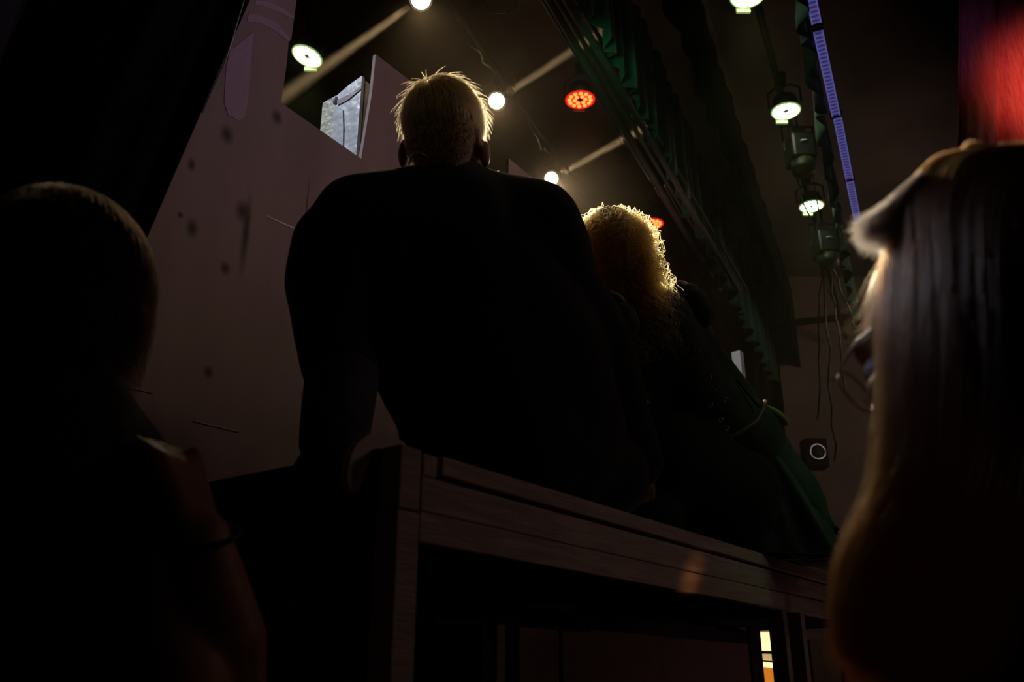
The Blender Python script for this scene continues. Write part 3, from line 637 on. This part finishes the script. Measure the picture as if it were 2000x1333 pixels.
# ---- the curly haired woman
wm = thing('person', 'woman seen from behind with curly ginger hair in a laced dark green dress', 'person', V((qz(1500, 1085, ZP).x+.05, qz(1500, 1085, ZP).y+.18, ZP)))
mb = MB(); wh = B(1195, 490, 2.20); wf = V((-.15, 1, .0)); wu = V((-.18, 0, 1))
P, R = face(mb, wh, wf, wu, .96)
eyes(P, R, wm, .96)
mb.limb([(wh-Z*.04, .052), (B(1235, 600, 2.2), .05), (B(1260, 640, 2.2), .07)])
wl_, wr_ = B(1195, 605, 2.16), B(1345, 620, 2.24)
mb.cap(wl_, wr_, .045, .045)
wt = [(B(1270, 640, 2.2), .095), (B(1340, 760, 2.23), .085), (B(1420, 850, 2.26), .095), (B(1482, 980, 2.34), .108)]
mb.limb(wt, 20)
mb.limb([(wr_, .045), (B(1400, 745, 2.28), .036), (B(1440, 860, 2.34), .026)]); hand(mb, B(1442, 865, 2.34), V((.3, .3, -1)), V((.6, -1, 0)), -1, .3, .88)
mb.limb([(wl_, .045), (wl_+V((-.06, .12, -.16)), .036), (wl_+V((.0, .30, -.22)), .026)]); hand(mb, wl_+V((.0, .30, -.22)), V((.3, 1, 0)), V((0, 0, 1)), 1, .4, .88)
for dx in (-.08, .04): mb.limb([(B(1480, 1000, 2.32)+V((dx*.5, 0, 0)), .09), (B(1480, 1000, 2.32)+V((dx, .34, .0)), .055)])
fuse(mb, 'body', M['skin'], wm, .006, 4)
bd = MB()
for (p, r), (q, t) in zip(wt[:3], wt[1:3]+[(B(1445, 860, 2.28), .10)]): bd.cap(p, q, r+.018, t+.014, 24)
bd.cap(B(1215, 640, 2.18), B(1330, 650, 2.24), .062, .065)
bd.limb([(B(1310, 640, 2.22), .08), (B(1385, 730, 2.27), .066), (B(1435, 790, 2.30), .062)], 20)
fuse(bd, 'bodice', M['corset'], wm, .007, 6)
# puffed sleeves with gathers
def puff(c, rx, ry, rz, rot, name, m, par):
    s = MB(); s.ball(c, (rx, ry, rz), 40, rot)
    for v_ in s.bm.verts:
        l = rot.transposed() @ (v_.co-c); a = math.atan2(l.z, l.y)
        v_.co += (v_.co-c).normalized()*.0022*math.sin(l.x*230+math.sin(a*3)*1.5)
    return s.build(name, m, par, True)
puff(B(1340, 600, 2.22), .075, .06, .055, Euler((0, math.radians(45), 0)).to_matrix(), 'puffed_sleeve', M['corset'], wm)
puff(B(1195, 622, 2.05), .065, .05, .05, Euler((0, math.radians(30), 0)).to_matrix(), 'puffed_sleeve', M['corset'], wm)
MB().ball(B(1190, 582, 2.03), (.036, .03, .012), 20, Euler((0, math.radians(14), 0)).to_matrix()).build('sleeve_highlight', M['lime'], wm, True)  # highlight on the shoulder modelled as a lime patch
# belt cord, side seam, lacing eyelets
MB().tube([B(1372, 882, 2.14), B(1412, 862, 2.14), B(1450, 842, 2.15), B(1478, 822, 2.17), B(1492, 797, 2.21), B(1494, 785, 2.26)], .006, 8).build('belt_cord', M['lacing'], wm, True)
MB().tube([B(1438, 742, 2.20), B(1462, 772, 2.19), B(1484, 796, 2.18)], .003, 8).build('seam_piping', M['wire'], wm, True)
for i, (x, y) in enumerate(((1362, 686), (1376, 716), (1386, 738), (1402, 760), (1418, 782), (1388, 792), (1408, 820), (1420, 838))):
    MB().torus(B(x, y, 2.115), V((.1, -1, -.2)), .005, .0016, 12, 6).build('eyelet', M['chrome'], wm, True)
# skirt spreading over the platform
def skirt(s, t):
    top = B(1437, 850, 2.27); a = s*2*math.pi
    c = top+V((.11, .15, -.33))*t
    rx = .09+.11*t**.8; ry = .085+.04*t
    fold = 1+.10*math.sin(a*7+t*2)*t+.05*math.sin(a*13+1)*t
    p = c+V((math.cos(a)*rx*fold, math.sin(a)*ry*fold, .055*math.cos(a)*(1-t)*-1))
    p.z = max(p.z, ZP+.006) if t < 1 else max(p.z, ZP+.004)
    return p
MB().sheet(skirt, 120, 26, .003).build('skirt', M['dress'], wm, True)
hb = MB().limb([(B(1455, 850, 2.28), .075), (B(1510, 945, 2.32), .100), (B(1580, 1040, 2.38), .075), (B(1640, 1085, 2.44), .03)], 20)
so = fuse(hb, 'overskirt', M['dress'], wm, .008, 6)
for v_ in so['o'].data.vertices: v_.co += v_.normal*(noise.noise(v_.co*8)*.02)
MB().ball(B(1513, 812, 2.25), (.040, .02, .016), 18, Euler((0, math.radians(35), 0)).to_matrix()).build('waist_highlight', M['lime'], wm, True)  # lime patch stands in for the highlight at the waist
hem = [qz(x, y, ZP+.006) for x, y in ((1552, 1106), (1585, 1108), (1625, 1120), (1680, 1128), (1720, 1130), (1700, 1112), (1620, 1098))]
MB().prism(hem, (0, 0, .008)).build('skirt_hem', M['dress'], wm)
lap = MB().limb([(B(1290, 900, 2.15), .13), (B(1400, 960, 2.25), .16)], 24); lap.ball(B(1240, 1010, 2.08), (.12, .10, .09)); lap.ball(B(1340, 840, 2.2), (.13, .08, .10)); lap.ball(B(1380, 1040, 2.22), (.14, .1, .05))
fuse(lap, 'shaded_skirt', M['trousers'], wm, .010, 8)  # black cloth puts shade into the left part of the green dress
# curly hair
hk = MB().ball(B(1200, 490, 2.20), (.079, .085, .084), 24); hk.ball(B(1215, 545, 2.18), (.080, .080, .080), 24); hk.ball(B(1235, 600, 2.16), (.072, .06, .065), 20)
ho = fuse(hk, 'hair', M['hair_core'], wm, .007, 4)
cur = []
vc = B(1195, 492, 2.20)
for i in range(4200):
    a = rnd(0, 2*math.pi); zz = rnd(-.75, 1)
    n = V((math.cos(a)*math.sqrt(1-zz*zz), math.sin(a)*math.sqrt(1-zz*zz), zz))
    if n.y > .55 and n.z < .4: continue
    root = vc+V((n.x*.086, n.y*.092, n.z*.092))+V((.05, -.01, 0))*max(0, -zz)
    L = rnd(.04, .11); turns = rnd(1.5, 4); R_ = rnd(.004, .0095); ph = rnd(0, 6.28)
    dn = (V((.15, -.05, -1))-n*V((.15, -.05, -1)).dot(n)).normalized()
    side = n.cross(dn).normalized(); pts = []; p = root.copy(); k_ = 22
    dd = (dn+n*rnd(.02, .30)+side*rnd(-.5, .5)).normalized(); ex = n
    for k in range(k_):
        t = k/(k_-1); an = ph+t*turns*2*math.pi; rr = R_*min(1, t*4)
        pts.append(p+(side*math.cos(an)+ex*math.sin(an))*rr+n*.002); p = p+dd*(L/k_); dd = (dd+V((0, 0, -.02))-n*.012).normalized()
    cur.append(pts)
for i in range(420):                                          # loose frizz standing off the outline
    a = rnd(0, 2*math.pi); zz = rnd(-.2, 1); n = V((math.cos(a)*math.sqrt(1-zz*zz), math.sin(a)*math.sqrt(1-zz*zz), zz))
    p = vc+V((n.x*.087, n.y*.092, n.z*.093)); s1 = n.cross(V((.3, .5, 1))).normalized(); ph = rnd(0, 6); tw = rnd(2, 6); hgt = rnd(.008, .026); run = rnd(-.03, .03)
    cur.append([p+n*hgt*math.sin(t/15*2.6)+s1*run*t/15+(s1*math.cos(ph+tw*t/15)+n*math.sin(ph+tw*t/15))*.004 for t in range(16)])
for i in range(1900):                                         # longer curls over the back
    c0 = B(rnd(1120, 1290), rnd(480, 600), 2.12)+V((0, 0, 0)); L = rnd(.08, .15); ph = rnd(0, 6); R_ = rnd(.004, .009); turns = rnd(2, 5)
    dd = V((rnd(-.05, .45), rnd(-.1, .1), -1)).normalized(); pts = []
    c0.y += rnd(-.01, .04)
    for k in range(22):
        t = k/21; an = ph+t*turns*6.28
        pts.append(c0+dd*L*t+V((math.cos(an), math.sin(an)*.6, .3*math.sin(an)))*R_)
    cur.append(pts)
strands('curls', cur, .00062, .0003, H_CURL, {'o': ho['o'], '_m': wm['_m']})

# ---- onlooker at the left, clasped hands raised
lf = thing('person', 'dark haired onlooker at the left edge with hands clasped before the chest', 'person', (-.42, .78, 0))
mb = MB(); lh = B(112, 575, 1.02); lff = V((.35, 1, .35))
P, R = face(mb, lh, lff, V((0, -.3, 1)), 1.02); eyes(P, R, lf, 1.02)
mb.limb([(lh-Z*.05, .055), (B(120, 760, 1.0), .056), (B(90, 860, .98), .075)])
mb.limb([(B(60, 900, .97), .12), (B(60, 1150, .95), .15), (B(70, 1500, .92), .16), (V((-.40, .80, .42)), .17)], 20)
rs = B(165, 890, .96); ls = B(-160, 880, 1.0)
mb.cap(rs, ls, .055, .055)
re = B(430, 1560, .93); rw = B(392, 1055, .90)
mb.limb([(rs, .055), (B(250, 1200, .92), .045), (re, .045), (B(440, 1250, .90), .041), (rw, .030)], 18)
hand(mb, rw, B(318, 845, .96)-rw, V((1, -.25, .35)), 1, .62, 1.05, thumb_dir=B(303, 765, .95)-B(318, 880, .93))
le = B(400, 1520, .82); lw = B(318, 1130, .92)
mb.limb([(ls, .055), (B(-40, 1500, .95), .045), (B(300, 1650, .80), .045), (B(372, 1380, .84), .040), (lw, .030)], 18)
hand(mb, lw, B(262, 860, .99)-lw, V((-.8, -.4, .3)), -1, .6, 1.0)
# thighs on the seat
for dx in (-.1, .12): mb.limb([(V((-.42+dx, .85, .42)), .11), (V((-.38+dx, 1.10, .46)), .075), (V((-.38+dx, 1.12, .05)), .05), (V((-.38+dx, 1.20, .04)), .04)])
fuse(mb, 'body', M['skin'], lf, .0055, 4)
tp_ = MB().limb([(B(55, 880, .97), .12), (B(70, 1000, .97), .150), (B(70, 1200, .95), .170), (B(80, 1500, .92), .18), (V((-.40, .80, .42)), .19)], 24)
tp_.limb([(B(-170, 850, 1.0), .062), (B(20, 830, .98), .085), (B(120, 880, .96), .068), (B(185, 980, .94), .062), (B(235, 1130, .93), .058)], 20)
to = fuse(tp_, 'top', M['top'], lf, .008, 8)
MB().torus(B(404, 1048, .90), (rw-re), .033, .003, 24, 8).build('wrist_band', M['wire'], lf, True)
hk = MB().ball(B(118, 545, 1.02), (.094, .101, .104), 24); hk.ball(B(128, 640, .99), (.082, .075, .075), 24); hk.ball(B(40, 640, 1.0), (.09, .08, .09), 24)
ho = fuse(hk, 'hair', M['hair_core'], lf, .007, 4)
cur = []
cr = B(160, 410, 1.0)
for i in range(5200):
    a = rnd(0, 2*math.pi); zz = rnd(-.5, 1); c = B(118, 545, 1.02)
    n = V((math.cos(a)*math.sqrt(1-zz*zz), math.sin(a)*math.sqrt(1-zz*zz), zz)); p = c+V((n.x*.099, n.y*.106, n.z*.109))
    if n.y > .3 and zz < .3: continue
    pts = []; L = rnd(.07, .13)
    for k in range(10):
        pts.append(p+rvec(.0006)); n2 = (p-c); n2 = V((n2.x/.0098, n2.y/.0112, n2.z/.0119)).normalized()
        d = V((.1, 0, -1)); d = (d-n2*d.dot(n2)*(.9 if n2.z > -.1 else .2)).normalized()+n2*.04; p = p+d*L/9
    cur.append(pts)
strands('hair_strands', cur, .0003, .00012, H_DARK, {'o': ho['o'], '_m': lf['_m']})

# ---- onlooker at the right, close to the lens, long hair and glasses
rp_ = thing('person', 'long haired onlooker with round glasses close up at the right edge, face in profile', 'person', (.52, .42, 0))
mb = MB(); rh = B(1925, 655, .72); rf = V((-.57, .74, -.36)); ru = V((.16, .05, 1))
P, R = face(mb, rh, rf, ru, 1.04); eyes(P, R, rp_, 1.04)
mb.limb([(P(0, -.02, -.06), .055), (B(1960, 1010, .70), .055), (B(1990, 1120, .70), .075)])
mb.limb([(B(2050, 1180, .72), .12), (B(2080, 1500, .72), .15), (V((.52, .50, .42)), .17)], 20)
mb.cap(B(1830, 1210, .80), B(2260, 1180, .62), .055, .055)
for a_, e_, h_ in ((B(1830, 1210, .80), V((.40, .66, .62)), V((.44, .86, .58))), (B(2260, 1180, .62), V((.72, .48, .62)), V((.62, .72, .58)))):
    mb.limb([(a_, .052), (e_, .042), (h_, .028)]); hand(mb, h_, V((0, 1, -.1)), Z, 1, .4, .95)
for dx in (-.1, .1): mb.limb([(V((.52+dx, .50, .42)), .11), (V((.52+dx, .88, .46)), .075), (V((.52+dx, .90, .05)), .05), (V((.52+dx, .98, .04)), .04)])
fuse(mb, 'body', M['skin'], rp_, .0055, 3)
tp_ = MB().limb([(B(2050, 1190, .72), .13), (B(2080, 1500, .72), .165), (V((.52, .50, .42)), .19)], 24)
tp_.cap(B(1835, 1240, .80), B(2260, 1200, .62), .066, .066); tp_.limb([(B(1835, 1240, .80), .066), (V((.40, .66, .66)), .056)])
fuse(tp_, 'top', M['top'], rp_, .009, 6)
gl = MB(); gn = (rf.normalized()); 
ga = P(.032, .100, .004); gb = P(-.032, .100, .004)
gd = MB().torus(ga, gn, .0205, .0012, 32, 8).torus(gb, gn, .0205, .0012, 32, 8).tube([P(.011, .106, .008), P(0, .110, .012), P(-.011, .106, .008)], .0012, 6)
for sg in (1, -1): gd.tube([P(.057*sg, .102, .008), P(.076*sg, .06, .008), P(.081*sg, 0, .006)], .0014, 6)
gd = gd.build('glasses', M['chrome'], rp_, True)
hk = MB().ball(B(1945, 560, .70), (.086, .100, .109), 28); hk.ball(B(1960, 640, .68), (.095, .085, .12), 24)
hk.limb([(B(1880, 480, .69), .050), (B(1862, 640, .68), .052), (B(1862, 800, .67), .048), (B(1880, 930, .67), .050), (B(1838, 1080, .67), .055), (B(1822, 1260, .67), .054), (B(1830, 1500, .67), .05)], 20)
hk.limb([(B(2000, 700, .68), .085), (B(2010, 1000, .66), .08), (B(2020, 1300, .66), .08), (B(2010, 1500, .66), .07)], 20)
ho = fuse(hk, 'hair', M['hair_core'], rp_, .007, 5)
from mathutils.bvhtree import BVHTree
_me = ho['o'].data; _iv = rp_['_m']
BV = BVHTree.FromPolygons([_iv @ v_.co for v_ in _me.vertices], [tuple(p.vertices) for p in _me.polygons])
def onto(x, y, dd, dflt=.66):                                 # rest a lock on the hair mass
    d = ray(x, y).normalized(); h_, n_, i_, t_ = BV.ray_cast(O, d)
    if h_ is None:
        q = B(x, y, dflt); h_, n_, i_, t_ = BV.find_nearest(q)
        return q if t_ > .03 else h_+n_*.004
    return h_+n_*(.005+dd)
# strands drawn along guide locks from the crown
def guides(gs, n, jit, j0=.4):
    out = []
    for i in range(n):
        a = rnd(0, len(gs)-1.001); k = int(a); t = a-k; off = rvec(jit); off2 = rvec(jit*1.2); m_ = len(gs[0]); pts = []
        raw = [gs[k][q].lerp(gs[k+1][q], t)+off*(j0+q/m_)+off2*(q/m_)**2 for q in range(m_)]
        for q in range(m_-1):
            for s in range(4):
                x = s/4; p0 = raw[max(q-1, 0)]; p1 = raw[q]; p2 = raw[q+1]; p3 = raw[min(q+2, m_-1)]
                pts.append(.5*((2*p1)+(p2-p0)*x+(2*p0-5*p1+4*p2-p3)*x*x+(3*p1-p0-3*p2+p3)*x**3))
        out.append(pts)
    return out
def gpx(l, d): return [onto(x, y, abs(dd)*.05) for x, y, dd in l]
G = [gpx([(1900, 300, .02), (1800, 345, .0), (1745, 400, .0), (1752, 520, .0), (1748, 640, .0), (1722, 760, .0), (1750, 860, .0), (1740, 980, .0), (1700, 1110, .0), (1690, 1330, .0)], .655),
     gpx([(1930, 292, .02), (1840, 330, .0), (1795, 400, -.02), (1800, 520, -.03), (1800, 660, -.03), (1790, 780, -.02), (1800, 880, .0), (1760, 1000, .0), (1690, 1120, .0), (1660, 1240, .0)], .645),
     gpx([(1960, 290, .02), (1890, 330, .0), (1860, 420, -.03), (1860, 560, -.04), (1865, 700, -.04), (1860, 820, -.03), (1850, 940, .0), (1790, 1060, .0), (1720, 1180, .0), (1700, 1330, .0)], .635),
     gpx([(1990, 290, .02), (1960, 340, -.01), (1940, 460, -.04), (1940, 600, -.05), (1945, 740, -.05), (1930, 860, -.03), (1900, 980, -.01), (1860, 1100, .0), (1820, 1220, .0), (1800, 1340, .0)], .635),
     gpx([(2020, 292, .02), (2030, 360, -.01), (2030, 480, -.04), (2030, 620, -.05), (2030, 760, -.05), (2030, 880, -.03), (2010, 1000, -.01), (1980, 1120, .0), (1950, 1240, .0), (1930, 1360, .0)], .635)]
hr = {'o': ho['o'], '_m': rp_['_m']}
strands('hair_strands', guides(G, 9000, .010), .00030, .00014, H_AUB, hr)
# the lit tuft of fringe and stray locks before the face
def gpf(l, d): return [B(x, y, d+dd) for x, y, dd in l]
T = [gpf([(1800, 340, .0), (1750, 385, .0), (1708, 422, .0), (1676, 444, .0)], .68), gpf([(1810, 350, .0), (1765, 410, .0), (1720, 450, .0), (1676, 470, .0)], .675), gpf([(1815, 370, 0), (1775, 430, 0), (1745, 468, 0), (1735, 490, 0)], .67)]
strands('fringe', guides(T, 900, .006), .0003, .00012, hairmat('ash_strands', (.15, .12, .12)), hr)
T2 = [gpf([(1745, 480, 0), (1720, 540, 0), (1690, 600, 0), (1650, 590, 0)], .70), gpf([(1745, 500, 0), (1720, 560, 0), (1695, 640, 0), (1640, 640, 0)], .70)]
strands('stray_lock', guides(T2, 45, .010), .00022, .0001, H_AUB, hr)
# stools the two onlookers sit on
for nm, x, y, lb in (('left', -.42, .82, 'plain dark stool under the onlooker at the left edge'), ('right', .52, .48, 'plain dark stool under the long haired onlooker at the right edge')):
    st = thing('stool', lb, 'stool', (x, y, 0))
    MB().cone((x, y, .17), (x, y, .21), .17, .17, 24).build('seat', M['metal_black'], st)
    for k in range(4):
        a = k*math.pi/2+.7; MB().cone((x+.15*math.cos(a), y+.15*math.sin(a), 0), (x+.11*math.cos(a), y+.11*math.sin(a), .17), .014, .014, 8).build('leg', M['metal_black'], st)
